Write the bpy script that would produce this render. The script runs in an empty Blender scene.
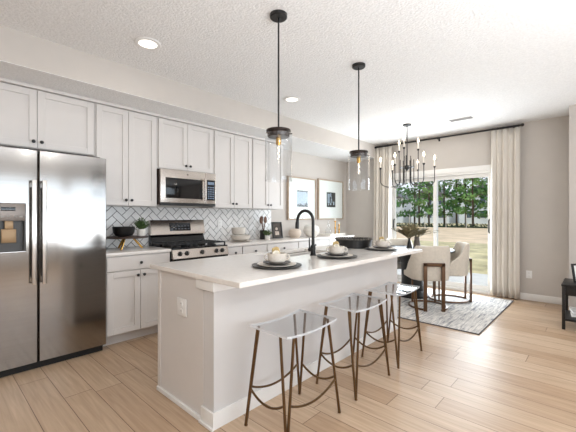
import bpy, bmesh, math, random
from mathutils import Vector, Matrix
random.seed(7)
PI = math.pi
S = bpy.context.scene
COL = S.collection

# ------------------------------------------------------------------ camera
cam_d = bpy.data.cameras.new('camera')
cam = bpy.data.objects.new('camera', cam_d); COL.objects.link(cam)
F_PX = 336.5
cam_d.sensor_width = 36; cam_d.lens = F_PX / 576 * 36
cam_d.shift_y = 0.5 / 576
cam_d.clip_end = 400; cam_d.clip_start = 0.02
cam.location = (0, 0, 1.27)
cam.rotation_euler = (PI/2, 0, math.radians(42.836) - PI/2)
S.camera = cam

# ------------------------------------------------------------------ exposure
S.view_settings.view_transform = 'Standard'
S.view_settings.look = 'None'
S.view_settings.gamma = 1
S.view_settings.use_curve_mapping = False
S.view_settings.exposure = 0.22

# ------------------------------------------------------------------ sky
w = bpy.data.worlds.new('sky'); S.world = w; w.use_nodes = True
nt = w.node_tree; bg = nt.nodes['Background']
tc = nt.nodes.new('ShaderNodeTexCoord'); sx = nt.nodes.new('ShaderNodeSeparateXYZ')
rp = nt.nodes.new('ShaderNodeValToRGB')
nt.links.new(tc.outputs['Generated'], sx.inputs[0]); nt.links.new(sx.outputs['Z'], rp.inputs[0])
rp.color_ramp.elements[0].position = 0.0; rp.color_ramp.elements[0].color = (0.93, 0.96, 1.0, 1)
rp.color_ramp.elements[1].position = 0.6; rp.color_ramp.elements[1].color = (0.50, 0.70, 1.0, 1)
nt.links.new(rp.outputs[0], bg.inputs[0]); bg.inputs[1].default_value = 1.0

# ------------------------------------------------------------------ sun, daylight at the windows, added ceiling fill
sd = bpy.data.lights.new('sun', 'SUN'); sun = bpy.data.objects.new('sun', sd); COL.objects.link(sun)
sd.energy = 2.3; sd.color = (1, 0.95, 0.87); sd.angle = 0.01
sun.rotation_euler = Vector((0.12, -0.7, -1.0)).to_track_quat('-Z', 'Y').to_euler()

def area(name, loc, direction, sxx, syy, power, color):
    l = bpy.data.lights.new(name, 'AREA'); l.shape = 'RECTANGLE'; l.size = sxx; l.size_y = syy
    l.energy = power; l.color = color
    o = bpy.data.objects.new(name, l); COL.objects.link(o); o.location = loc
    o.rotation_euler = Vector(direction).to_track_quat('-Z', 'Y').to_euler()
    return o
area('window_daylight', (1.6, -3.86, 1.52), (0, 1, .18), 6.2, 1.45, 72, (0.74, 0.87, 1.0))
area('added_ceiling_fill', (1.0, -1.6, 1.1), (0, .2, 1), 3.6, 2.8, 135, (0.88, 0.94, 1.0))  # added lamp behind the camera, out of view, brightens the ceiling
area('door_daylight', (6.16, 2.08, 1.05), (-1, 0, 0), 1.7, 1.9, 78, (0.84, 0.93, 1.0))

# ------------------------------------------------------------------ materials
def lin(c):
    return tuple(((v/255)/12.92 if v/255 <= .04045 else ((v/255+.055)/1.055)**2.4) for v in c) + (1,)
MATS = {}
def mat(name, rgb, rough=0.5, metal=0.0, var=0.03, vscale=6.0, bump=0.0, bscale=200.0, stretch=(1,1,1), spec=None, emit=None, estr=0, coat=0, bdist=0.002):
    m = bpy.data.materials.new(name); m.use_nodes = True
    t = m.node_tree; b = t.nodes['Principled BSDF']
    b.inputs['Roughness'].default_value = rough; b.inputs['Metallic'].default_value = metal
    if spec is not None: b.inputs['Specular IOR Level'].default_value = spec
    if coat: b.inputs['Coat Weight'].default_value = coat
    c = lin(rgb)
    tcn = t.nodes.new('ShaderNodeTexCoord'); mp = t.nodes.new('ShaderNodeMapping'); mp.inputs['Scale'].default_value = stretch
    t.links.new(tcn.outputs['Object'], mp.inputs[0])
    n = t.nodes.new('ShaderNodeTexNoise'); n.inputs['Scale'].default_value = vscale; n.inputs['Detail'].default_value = 4
    t.links.new(mp.outputs[0], n.inputs['Vector'])
    r = t.nodes.new('ShaderNodeValToRGB')
    r.color_ramp.elements[0].position = .3; r.color_ramp.elements[1].position = .7
    r.color_ramp.elements[0].color = tuple(max(0, v*(1-var)) for v in c[:3]) + (1,)
    r.color_ramp.elements[1].color = tuple(min(1, v*(1+var)) for v in c[:3]) + (1,)
    t.links.new(n.outputs['Fac'], r.inputs[0]); t.links.new(r.outputs[0], b.inputs['Base Color'])
    if bump:
        n2 = t.nodes.new('ShaderNodeTexNoise'); n2.inputs['Scale'].default_value = bscale; n2.inputs['Detail'].default_value = 3
        t.links.new(mp.outputs[0], n2.inputs['Vector'])
        bp = t.nodes.new('ShaderNodeBump'); bp.inputs['Strength'].default_value = bump; bp.inputs['Distance'].default_value = bdist
        t.links.new(n2.outputs['Fac'], bp.inputs['Height']); t.links.new(bp.outputs[0], b.inputs['Normal'])
    if emit:
        b.inputs['Emission Color'].default_value = lin(emit); b.inputs['Emission Strength'].default_value = estr
    MATS[name] = m
    return m
def glass(name, tint=(1,1,1), ior=1.45, rough=0.0, base=0.0, gain=1.0):
    m = bpy.data.materials.new(name); m.use_nodes = True; t = m.node_tree
    t.nodes.remove(t.nodes['Principled BSDF']); out = t.nodes['Material Output']
    tr = t.nodes.new('ShaderNodeBsdfTransparent'); tr.inputs[0].default_value = tint + (1,)
    gl = t.nodes.new('ShaderNodeBsdfGlossy'); gl.inputs['Roughness'].default_value = rough
    fr = t.nodes.new('ShaderNodeFresnel'); fr.inputs[0].default_value = ior
    ma = t.nodes.new('ShaderNodeMath'); ma.operation = 'MULTIPLY_ADD'; ma.inputs[1].default_value = gain; ma.inputs[2].default_value = base; ma.use_clamp = True
    mx = t.nodes.new('ShaderNodeMixShader')
    ge = t.nodes.new('ShaderNodeNewGeometry'); sb = t.nodes.new('ShaderNodeMath'); sb.operation = 'SUBTRACT'; sb.inputs[0].default_value = 1
    t.links.new(ge.outputs['Backfacing'], sb.inputs[1])
    mu = t.nodes.new('ShaderNodeMath'); mu.operation = 'MULTIPLY'
    t.links.new(fr.outputs[0], ma.inputs[0]); t.links.new(ma.outputs[0], mu.inputs[0]); t.links.new(sb.outputs[0], mu.inputs[1]); t.links.new(mu.outputs[0], mx.inputs[0])
    t.links.new(tr.outputs[0], mx.inputs[1]); t.links.new(gl.outputs[0], mx.inputs[2]); t.links.new(mx.outputs[0], out.inputs[0])
    MATS[name] = m; return m

wall_m = mat('wall_paint', (200, 193, 186), .75, var=.015, bump=.08, bscale=250)
ceil_m = mat('ceiling_texture', (238, 237, 236), .9, var=.05, vscale=60, bump=.9, bscale=58, bdist=.009)
trim_m = mat('trim_white', (236, 234, 231), .4, var=.01)
cab_m = mat('cabinet_white', (218, 213, 209), .38, var=.012)
groove_m = mat('cabinet_gap', (70, 62, 56), .8)
quartz_m = mat('quartz', (236, 230, 224), .14, var=.03, vscale=40)
island_m = mat('island_wall_paint', (214, 211, 209), .6, var=.015)
steel_m = mat('stainless', (158, 154, 150), .12, 1, var=.05, vscale=3, stretch=(.4,.4,60), bump=.02, bscale=6)
steel_l = mat('stainless_light', (196, 188, 181), .27, 1, var=.04, vscale=3, stretch=(.4,.4,60))
steel_d = mat('stainless_dark', (112, 104, 98), .35, 1, var=.06)
black_m = mat('black_matte', (20, 19, 19), .42, var=.1)
black_gl = mat('black_gloss', (14, 14, 16), .08, var=.05)
grate_m = mat('cast_iron', (24, 24, 25), .55, var=.15)
bronze_m = mat('bronze', (108, 84, 58), .32, .85, var=.1, vscale=20)
bronze_d = mat('dark_bronze', (98, 72, 52), .38, .7, var=.1)
gold_m = mat('brass', (205, 160, 82), .25, 1, var=.05)
grout_m = mat('grout', (74, 70, 66), .9)
tile_m = mat('tile_white', (232, 230, 228), .18, var=.05, vscale=9)
fabric_m = mat('chair_fabric', (212, 202, 188), .9, var=.06, vscale=30, bump=.3, bscale=400)
cushion_m = mat('cushion_fabric', (200, 196, 190), .9, var=.06, vscale=30, bump=.3, bscale=400)
curtain_m = mat('curtain_linen', (226, 219, 209), .9, var=.04, vscale=8, stretch=(1,1,.15), bump=.2, bscale=300)
white_cer = mat('white_ceramic', (232, 227, 219), .25, var=.03)
cream_cer = mat('speckled_ceramic', (214, 205, 194), .35, var=.08, vscale=90)
char_cer = mat('charcoal_ceramic', (58, 54, 52), .4, var=.12)
napkin_m = mat('napkin_cloth', (230, 222, 206), .9, var=.06, vscale=30)
stripe_m = mat('napkin_gold', (190, 164, 112), .8, var=.1)
wood_m = mat('light_wood', (178, 158, 138), .5, var=.15, vscale=7, stretch=(1,1,8))
dwood_m = mat('dark_wood', (96, 62, 42), .5, var=.25, vscale=9, stretch=(6,1,1))
leaf_m = mat('leaf_green', (74, 98, 52), .6, var=.35, vscale=60)
dry_m = mat('dried_leaf', (142, 132, 102), .8, var=.3, vscale=40)
paper_m = mat('mat_board', (242, 241, 239), .5, var=.01)
print_m = mat('print_pale', (176, 188, 204), .6, var=.06, vscale=12)
ink_m = mat('print_ink', (52, 50, 48), .7, var=.2)
bulb_m = mat('bulb_glow', (255, 235, 205), .3, emit=(255, 232, 200), estr=9)
can_m = mat('lamp_lens', (255, 250, 240), .3, emit=(255, 246, 235), estr=1.8)
candle_m = mat('candle_sleeve', (238, 232, 222), .5)
screen_m = mat('dark_display', (24, 28, 34), .1, var=.3, vscale=60)
glow_m = mat('display_blue', (150, 175, 205), .3, var=.2, emit=(120, 150, 190), estr=.35)
glassp = glass('pendant_glass', (.97, .975, .98), 1.5, .02, .02, 1.6)
glassd = glass('door_glass', (.97, .985, .98), 1.3)
acry = glass('acrylic', (.90, .915, .93), 1.45, .02, .03, 1.2)
acry_e = mat('acrylic_edge_piped_light', (226, 229, 233), .15, var=.02)  # light piped out at the clear seat edges, painted in as white
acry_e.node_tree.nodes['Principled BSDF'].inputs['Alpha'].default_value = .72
patio_m = mat('patio_concrete', (214, 206, 196), .9, var=.06, vscale=3)
grass_m = mat('lawn_grass', (190, 172, 128), .95, var=.35, vscale=1.6)
dirt_m = mat('dry_dirt', (214, 184, 150), .95, var=.18, vscale=.7)
tleaf_m = mat('tree_leaf', (92, 138, 72), .7, var=.45, vscale=.9)
tleaf_b = mat('tree_leaf_bright', (124, 160, 88), .7, var=.4, vscale=.9)
hedge_m = mat('hedge_leaf', (40, 58, 34), .8, var=.4, vscale=3)
bark_m = mat('bark', (96, 78, 62), .9, var=.3, vscale=8)
siding_m = mat('house_siding', (236, 236, 236), .7, var=.04, vscale=1)
roof_m = mat('house_roof', (118, 112, 108), .8, var=.15)
pane_m = mat('house_window', (92, 104, 116), .2)
rubber_m = mat('gasket_black', (14, 13, 13), .6)

def floor_mat():
    m = bpy.data.materials.new('oak_planks'); m.use_nodes = True; t = m.node_tree; b = t.nodes['Principled BSDF']
    L = t.links.new; N = t.nodes.new
    tcn = N('ShaderNodeTexCoord'); sp = N('ShaderNodeSeparateXYZ'); L(tcn.outputs['Object'], sp.inputs[0])
    ax = N('ShaderNodeMath'); ax.operation = 'ADD'; ax.inputs[1].default_value = 20 * .182 - .477 + 0.0; L(sp.outputs['X'], ax.inputs[0])
    ay = N('ShaderNodeMath'); ay.operation = 'ADD'; ay.inputs[1].default_value = 20; L(sp.outputs['Y'], ay.inputs[0])
    dv = N('ShaderNodeMath'); dv.operation = 'DIVIDE'; dv.inputs[1].default_value = .182; L(ax.outputs[0], dv.inputs[0])
    fl = N('ShaderNodeMath'); fl.operation = 'FLOOR'; L(dv.outputs[0], fl.inputs[0])
    wn = N('ShaderNodeTexWhiteNoise'); wn.noise_dimensions = '1D'; L(fl.outputs[0], wn.inputs['W'])
    ad = N('ShaderNodeMath'); ad.operation = 'MULTIPLY_ADD'; ad.inputs[1].default_value = 1.45; L(wn.outputs['Value'], ad.inputs[0]); L(ay.outputs[0], ad.inputs[2])
    cb = N('ShaderNodeCombineXYZ'); L(ad.outputs[0], cb.inputs[0]); L(ax.outputs[0], cb.inputs[1])
    br = N('ShaderNodeTexBrick'); br.offset = 0; br.inputs['Scale'].default_value = 1
    br.inputs['Brick Width'].default_value = 1.45; br.inputs['Row Height'].default_value = .182
    br.inputs['Mortar Size'].default_value = .0022; br.inputs['Mortar Smooth'].default_value = .2; br.inputs['Bias'].default_value = 0
    br.inputs['Color1'].default_value = lin((178, 149, 121)); br.inputs['Color2'].default_value = lin((199, 174, 148)); br.inputs['Mortar'].default_value = lin((104, 76, 52))
    L(cb.outputs[0], br.inputs['Vector'])
    mp = N('ShaderNodeMapping'); mp.inputs['Scale'].default_value = (26, 1.4, 1); L(tcn.outputs['Object'], mp.inputs[0])
    n = N('ShaderNodeTexNoise'); n.inputs['Scale'].default_value = 1.6; n.inputs['Detail'].default_value = 6; n.inputs['Distortion'].default_value = .6; L(mp.outputs[0], n.inputs['Vector'])
    r = N('ShaderNodeValToRGB'); r.color_ramp.elements[0].position = .32; r.color_ramp.elements[1].position = .72
    r.color_ramp.elements[0].color = (.80, .76, .72, 1); r.color_ramp.elements[1].color = (1.06, 1.06, 1.06, 1); L(n.outputs['Fac'], r.inputs[0])
    mx = N('ShaderNodeMix'); mx.data_type = 'RGBA'; mx.blend_type = 'MULTIPLY'; mx.inputs[0].default_value = 1
    L(br.outputs['Color'], mx.inputs[6]); L(r.outputs[0], mx.inputs[7]); L(mx.outputs[2], b.inputs['Base Color'])
    b.inputs['Roughness'].default_value = .37
    bp = N('ShaderNodeBump'); bp.inputs['Strength'].default_value = .35; bp.inputs['Distance'].default_value = .002
    inv = N('ShaderNodeMath'); inv.operation = 'SUBTRACT'; inv.inputs[0].default_value = 1; L(br.outputs['Fac'], inv.inputs[1]); L(inv.outputs[0], bp.inputs['Height']); L(bp.outputs[0], b.inputs['Normal'])
    return m
def rug_mat():
    m = bpy.data.materials.new('distressed_rug'); m.use_nodes = True; t = m.node_tree; b = t.nodes['Principled BSDF']
    L = t.links.new; N = t.nodes.new
    tcn = N('ShaderNodeTexCoord'); mp = N('ShaderNodeMapping'); mp.inputs['Scale'].default_value = (3.2, 34, 1); L(tcn.outputs['Object'], mp.inputs[0])
    n = N('ShaderNodeTexNoise'); n.inputs['Scale'].default_value = 1.3; n.inputs['Detail'].default_value = 5; n.inputs['Distortion'].default_value = 1.2; L(mp.outputs[0], n.inputs['Vector'])
    r = N('ShaderNodeValToRGB'); e = r.color_ramp.elements
    e[0].position = .34; e[0].color = lin((126, 126, 132)); e[1].position = .47; e[1].color = lin((190, 186, 182))
    x = e.new(.62); x.color = lin((222, 217, 210)); L(n.outputs['Fac'], r.inputs[0])
    L(r.outputs[0], b.inputs['Base Color']); b.inputs['Roughness'].default_value = .95
    n2 = N('ShaderNodeTexNoise'); n2.inputs['Scale'].default_value = 160; L(tcn.outputs['Object'], n2.inputs['Vector'])
    bp = N('ShaderNodeBump'); bp.inputs['Strength'].default_value = .4; bp.inputs['Distance'].default_value = .004; L(n2.outputs['Fac'], bp.inputs['Height']); L(bp.outputs[0], b.inputs['Normal'])
    return m
floor_m = floor_mat(); rug_m = rug_mat()

# ------------------------------------------------------------------ builders
class MB:
    """collects shapes; build() links them as ONE mesh object"""
    def __init__(s): s.bm = bmesh.new(); s.mi = 0
    def _merge(s, b2):
        me = bpy.data.meshes.new('t'); b2.to_mesh(me); b2.free()
        n0 = len(s.bm.faces); s.bm.from_mesh(me); bpy.data.meshes.remove(me)
        s.bm.faces.ensure_lookup_table()
        for f in s.bm.faces[n0:]: f.material_index = s.mi
        return s
    def box(s, x0, x1, y0, y1, z0, z1, bev=0.0, seg=2, M=None):
        b = bmesh.new(); bmesh.ops.create_cube(b, size=1)
        for v in b.verts:
            v.co = Vector(((x0+x1)/2 + v.co.x*(x1-x0), (y0+y1)/2 + v.co.y*(y1-y0), (z0+z1)/2 + v.co.z*(z1-z0)))
        if bev: bmesh.ops.bevel(b, geom=list(b.edges), offset=bev, segments=seg, profile=.6, affect='EDGES', clamp_overlap=True)
        if M is not None: bmesh.ops.transform(b, matrix=M, verts=b.verts)
        return s._merge(b)
    def lathe(s, prof, seg=32, cx=0, cy=0, cz=0, M=None, a0=0, a1=2*PI):
        b = bmesh.new(); rings = []
        for r, z in prof:
            if r < 1e-6: rings.append([b.verts.new((0, 0, z))])
            else: rings.append([b.verts.new((r*math.cos(2*PI*i/seg), r*math.sin(2*PI*i/seg), z)) for i in range(seg)])
        for A, B in zip(rings, rings[1:]):
            for i in range(seg):
                j = (i+1) % seg
                if len(A) == 1 and len(B) == 1: continue
                if len(A) == 1: b.faces.new((A[0], B[j], B[i]))
                elif len(B) == 1: b.faces.new((A[i], A[j], B[0]))
                else: b.faces.new((A[i], A[j], B[j], B[i]))
        bmesh.ops.translate(b, vec=(cx, cy, cz), verts=b.verts)
        if M is not None: bmesh.ops.transform(b, matrix=M, verts=b.verts)
        bmesh.ops.recalc_face_normals(b, faces=b.faces)
        return s._merge(b)
    def cyl(s, cx, cy, z0, z1, r, seg=24, r2=None, M=None):
        r2 = r if r2 is None else r2
        return s.lathe([(0, z0), (r, z0), (r2, z1), (0, z1)], seg, cx, cy, 0, M)
    def tube(s, pts, r, seg=10, closed=False, flat=None):
        b = bmesh.new(); pts = [Vector(p) for p in pts]; n = len(pts); rings = []; up = None
        for i, p in enumerate(pts):
            if closed: t = pts[(i+1) % n] - pts[i-1]
            else: t = (pts[min(i+1, n-1)] - pts[max(i-1, 0)])
            t.normalize()
            if up is None:
                up = Vector((0, 0, 1)) if abs(t.z) < .9 else Vector((1, 0, 0))
            a = t.cross(up)
            if a.length < 1e-4: a = t.cross(Vector((0, 1, 0)))
            a.normalize(); c = a.cross(t).normalized(); up = c
            rr = r[i] if isinstance(r, (list, tuple)) else r
            rings.append([b.verts.new(p + a*rr*math.cos(2*PI*k/seg)*(flat[0] if flat else 1) + c*rr*math.sin(2*PI*k/seg)*(flat[1] if flat else 1)) for k in range(seg)])
        m = n if closed else n-1
        for i in range(m):
            A = rings[i]; B = rings[(i+1) % n]
            for k in range(seg): b.faces.new((A[k], A[(k+1) % seg], B[(k+1) % seg], B[k]))
        if not closed:
            b.faces.new(rings[0][::-1]); b.faces.new(rings[-1])
        bmesh.ops.recalc_face_normals(b, faces=b.faces)
        return s._merge(b)
    def prism(s, poly, z0, z1, M=None, bev=0):
        b = bmesh.new(); lo = [b.verts.new((x, y, z0)) for x, y in poly]; hi = [b.verts.new((x, y, z1)) for x, y in poly]
        n = len(poly)
        b.faces.new(lo[::-1]); b.faces.new(hi)
        for i in range(n): b.faces.new((lo[i], lo[(i+1) % n], hi[(i+1) % n], hi[i]))
        bmesh.ops.recalc_face_normals(b, faces=b.faces)
        if bev: bmesh.ops.bevel(b, geom=list(b.edges), offset=bev, segments=2, affect='EDGES', clamp_overlap=True)
        if M is not None: bmesh.ops.transform(b, matrix=M, verts=b.verts)
        return s._merge(b)
    def grid(s, fn, nu, nv, closed_u=False):
        b = bmesh.new(); V = [[b.verts.new(fn(i/(nu if closed_u else nu-1), j/(nv-1))) for j in range(nv)] for i in range(nu)]
        for i in range(nu if closed_u else nu-1):
            for j in range(nv-1):
                k = (i+1) % nu
                b.faces.new((V[i][j], V[k][j], V[k][j+1], V[i][j+1]))
        bmesh.ops.recalc_face_normals(b, faces=b.faces)
        return s._merge(b)
    def ball(s, c, r, sc=(1,1,1), u=16, v=10):
        b = bmesh.new(); bmesh.ops.create_uvsphere(b, u_segments=u, v_segments=v, radius=r)
        for x in b.verts: x.co = Vector((c[0]+x.co.x*sc[0], c[1]+x.co.y*sc[1], c[2]+x.co.z*sc[2]))
        return s._merge(b)
    def quad(s, *p):
        b = bmesh.new(); b.faces.new([b.verts.new(q) for q in p]); return s._merge(b)
    def build(s, name, mats, parent=None, loc=None, smooth=True, ang=35):
        me = bpy.data.meshes.new(name); s.bm.to_mesh(me); s.bm.free()
        for m in (mats if isinstance(mats, (list, tuple)) else [mats]): me.materials.append(m)
        if smooth:
            me.shade_smooth(); me.set_sharp_from_angle(angle=math.radians(ang))
        o = bpy.data.objects.new(name, me); COL.objects.link(o)
        if parent: o.parent = parent
        if loc: o.location = loc
        return o
def tag(o, label, cat, group=None, kind=None):
    o['label'] = label; o['category'] = cat
    if group: o['group'] = group
    if kind: o['kind'] = kind
    return o
def thing(name, label, cat, loc=(0,0,0), rz=0, group=None):
    o = bpy.data.objects.new(name, None); COL.objects.link(o); o.location = loc; o.rotation_euler = (0, 0, rz)
    o.empty_display_size = .05
    return tag(o, label, cat, group)
def struct(o, label=None):
    o['kind'] = 'structure'
    if label: o['label'] = label
    return o
def dup(root, loc, rz=0, label=None, sc=None):
    r = root.copy(); COL.objects.link(r); r.location = loc; r.rotation_euler = (0, 0, rz)
    if sc: r.scale = sc
    if label: r['label'] = label
    for ch in list(root.children):
        c = ch.copy(); COL.objects.link(c); c.parent = r
        for g in list(ch.children):
            d = g.copy(); COL.objects.link(d); d.parent = c
    return r
def arc(cx, cz, r, a0, a1, n):
    return [(cx + r*math.cos(a0+(a1-a0)*i/n), cz + r*math.sin(a0+(a1-a0)*i/n)) for i in range(n+1)]

# ------------------------------------------------------------------ dimensions
YK = 4.05      # kitchen wall
XD = 6.235     # dining wall with the sliding door
ZC = 2.71      # ceiling
XL, YB = -2.3, -3.95
YS, ZS = 3.315, 2.45   # soffit
YU = 3.735     # face of upper cabinet bodies
YC = 3.455     # worktop front
# ------------------------------------------------------------------ room
f = MB(); f.box(XL-.2, XD+.02, YB-.2, YK+.2, -.12, 0); struct(f.build('floor', floor_m))
f = MB(); f.box(XL-.2, XD+.2, YB-.2, YK+.2, ZC, ZC+.2); struct(f.build('ceiling', ceil_m))
f = MB(); f.box(XL-.2, XD+.2, YK, YK+.2, -.12, ZC); struct(f.build('wall_kitchen', wall_m))
f = MB(); f.box(XL-.2, XL, YB-.2, YK, -.12, ZC); struct(f.build('wall_left', wall_m))
DY0, DY1, DZ1 = 1.26, 3.07, 2.02
f = MB(); f.box(XD, XD+.2, YB-.2, DY0, -.12, ZC); f.box(XD, XD+.2, DY1, YK, -.12, ZC); f.box(XD, XD+.2, DY0, DY1, DZ1, ZC); f.box(XD, XD+.2, DY0, DY1, -.12, .0)
struct(f.build('wall_dining', wall_m))
f = MB(); f.box(5.69, XD, YB, .295, 0, ZC); struct(f.build('wall_right', wall_m))
WX = [(-1.1, .5), (.8, 2.4), (2.7, 4.3)]
f = MB()
f.box(XL-.2, XD+.2, YB-.2, YB, -.12, .75); f.box(XL-.2, XD+.2, YB-.2, YB, 2.25, ZC)
xs = [XL-.2] + [v for p in WX for v in p] + [XD+.2]
for i in range(0, len(xs), 2): f.box(xs[i], xs[i+1], YB-.2, YB, .75, 2.25)
struct(f.build('wall_back', wall_m))
for i, (a, b) in enumerate(WX):
    f = MB()
    for (p, q, r, s_) in ((a-.07, b+.07, .68, .76), (a-.07, b+.07, 2.24, 2.32), (a-.07, a+.01, .68, 2.32), (b-.01, b+.07, .68, 2.32)): f.box(p, q, YB-.01, YB+.02, r, s_)
    f.box((a+b)/2-.02, (a+b)/2+.02, YB-.1, YB-.05, .75, 2.25); f.box(a, b, YB-.1, YB-.05, 1.48, 1.52)
    o = struct(f.build('window_%d' % (i+1), trim_m))
    g = MB(); g.box(a, b, YB-.08, YB-.07, .75, 2.25); g.build('glass', glassd, o)
f = MB(); f.box(XL, XD, YS, YK, ZS, ZC); f.mi = 1; f.box(XL, XD, YS+.001, YK, ZS-.004, ZS)
struct(f.build('wall_soffit', [wall_m, ceil_m]))
def baseboard(name, x0, x1, y0, y1):
    f = MB(); f.box(x0, x1, y0, y1, 0, .10, .004); struct(f.build(name, trim_m))
baseboard('baseboard_dining', XD-.014, XD, .295, DY0-.07)
baseboard('baseboard_right', 5.676, 5.69, YB, .295)
baseboard('baseboard_kitchen', 5.62, XD-.015, YK-.014, YK)
baseboard('baseboard_corner', XD-.014, XD, DY1+.08, YK-.015)
baseboard('baseboard_left', XL, XL+.014, YB, YK)

# sliding door
f = MB()
f.box(XD-.018, XD+.0, DY0-.085, DY0, 0, DZ1+.085, .003); f.box(XD-.018, XD, DY1, DY1+.085, 0, DZ1+.085, .003); f.box(XD-.022, XD, DY0-.085, DY1+.085, DZ1, DZ1+.09, .003)
f.box(XD, XD+.2, DY0, DY0+.035, .02, DZ1); f.box(XD, XD+.2, DY1-.035, DY1, .02, DZ1); f.box(XD, XD+.2, DY0, DY1, DZ1-.035, DZ1); f.box(XD-.01, XD+.2, DY0, DY1, 0, .035, .004)
door = struct(f.build('door_1', trim_m))
ym = (DY0 + DY1)/2 + .035
def door_panel(a, b, x, handle_y):
    f = MB(); wd = .06
    f.box(x, x+.04, a, a+wd, .036, DZ1-.036, .004); f.box(x, x+.04, b-wd, b, .036, DZ1-.036, .004)
    f.box(x, x+.04, a+wd, b-wd, .036, .036+.09, .004); f.box(x, x+.04, a+wd, b-wd, DZ1-.036-wd, DZ1-.036, .004)
    p = f.build('door_panel', trim_m, door)
    g = MB(); g.box(x+.016, x+.024, a+wd-.005, b-wd+.005, .12, DZ1-.09); g.build('glass_pane', glassd, p)
    h = MB(); h.tube([(x, handle_y, 1.0), (x-.035, handle_y, 1.02), (x-.04, handle_y, 1.1), (x-.035, handle_y, 1.2), (x, handle_y, 1.22)], .011, 8)
    h.build('handle', black_m, p)
door_panel(DY0+.036, ym+.03, XD+.06, DY0+.07)
door_panel(ym-.03, DY1-.036, XD+.11, DY1-.075)

# ------------------------------------------------------------------ outdoors
def slab(name, mt, x0, x1, y0, y1, z0, z1):
    f = MB(); f.box(x0, x1, y0, y1, z0, z1); return f.build(name, mt)
struct(slab('patio', patio_m, XD+.2, 9.3, -2, 8, -.3, -.14))
struct(slab('lawn', grass_m, 9.3, 20, -14, 40, -.3, -.16))
struct(slab('dirt_field', dirt_m, 20, 48, -30, 70, -.32, -.17))
struct(slab('ground', grass_m, 48, 140, -60, 120, -.34, -.18))

def leaf_cloud(f, n, cx, cy, cz, rx, ry, rz, size, shell=.45):
    for _ in range(n):
        while True:
            p = Vector((random.uniform(-1, 1), random.uniform(-1, 1), random.uniform(-1, 1)))
            if shell < p.length < 1: break
        c = Vector((cx+p.x*rx, cy+p.y*ry, cz+p.z*rz))
        a = Vector((random.gauss(0, 1), random.gauss(0, 1), random.gauss(0, 1))).normalized()
        b = a.cross(Vector((random.gauss(0, 1), random.gauss(0, 1), random.gauss(0, 1)))).normalized()
        s_ = size*random.uniform(.6, 1.3)
        vs = [f.bm.verts.new(c + a*s_*u + b*s_*.6*v) for u, v in ((-1, 0), (0, -1), (1, 0), (0, 1))]
        f.bm.faces.new(vs).material_index = f.mi
def make_tree(H, kind, label):
    t = thing('tree', label, 'tree', (0, 0, 0), 0, 'trees beyond the dirt field')
    f = MB(); f.tube([(0, 0, -.1), (.05, .03, H*.3), (-.04, .05, H*.6), (0, 0, H*.92)], [.15, .12, .09, .03], 8)
    for k in range(9):
        z = H*(.3+.065*k); a = k*2.4; l = H*.16*(1-.06*k)
        f.tube([(0, 0, z), (l*.5*math.cos(a), l*.5*math.sin(a), z+.25), (l*math.cos(a), l*math.sin(a), z+.35)], [.05, .035, .015], 5)
    f.build('trunk', bark_m, t)
    f = MB()
    for k in range(13):
        z = H*(.15+.064*k); a = k*2.4; l = H*(.16 - .008*k)
        leaf_cloud(f, 42, l*math.cos(a), l*math.sin(a), z+.3, H*.115, H*.115, H*.05, .26, 0)
    leaf_cloud(f, 45, 0, 0, H*.95, H*.07, H*.07, H*.09, .24, 0)
    f.build('crown', tleaf_m if kind == 0 else tleaf_b, t)
    return t
tree_y = [4.0, 6.2, 8.1, 9.6, 11.0, 12.4, 13.9, 15.2, 16.7, 18.0, 19.6, 21.2, 22.8, 24.4, 26.5, 29]
protos = [make_tree(10.5, 0, 'x'), make_tree(9.2, 1, 'x'), make_tree(11.5, 0, 'x')]
used = set()
order = ['rightmost', 'second from the right', 'third from the right', 'fourth from the right', 'fifth from the right', 'sixth from the right', 'seventh from the right', 'eighth from the right',
         'eighth from the left', 'seventh from the left', 'sixth from the left', 'fifth from the left', 'fourth from the left', 'third from the left', 'second from the left', 'leftmost']
for i, y in enumerate(tree_y):
    k = (0, 1, 2, 0, 2, 1, 0, 1, 2, 1, 0, 2, 0, 1, 2, 0)[i]
    lab = 'leafy green tree, %s of the row behind the hedge' % order[i]
    loc = (50 + random.uniform(-1.5, 2.5), y, -.2); rz = random.uniform(0, 6)
    if k not in used:
        used.add(k); t = protos[k]; t.location = loc; t.rotation_euler = (0, 0, rz); t['label'] = lab
    else: dup(protos[k], loc, rz, lab)
f = MB()
f.box(46.6, 47.6, -5, 40, -.2, .0)
leaf_cloud(f, 1500, 47.1, 17, 0, .6, 22, .4, .14, 0)
for k in range(900):
    pass
hedge = f.build('hedge', hedge_m); tag(hedge, 'low dark green hedge running along the far side of the dirt field', 'hedge')
stk = MB(); stk.box(-.04, .04, -.04, .04, -.2, 1.5, .01)
so = tag(stk.build('marker_post', mat('post_wood', (214, 205, 190), .8), None, (45.8, 12.2, 0)), 'x', 'post', 'pale posts along the dirt field')
for i, (y, nm) in enumerate(((12.2, 'rightmost'), (14.6, 'second from the right'), (17.3, 'third from the right'), (19.4, 'second from the left'), (21.6, 'leftmost'))):
    o = so if i == 0 else so.copy()
    if i: COL.objects.link(o)
    o.location = (45.8, y, 0); o['label'] = 'thin pale post in front of the dark hedge, %s' % nm
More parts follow.
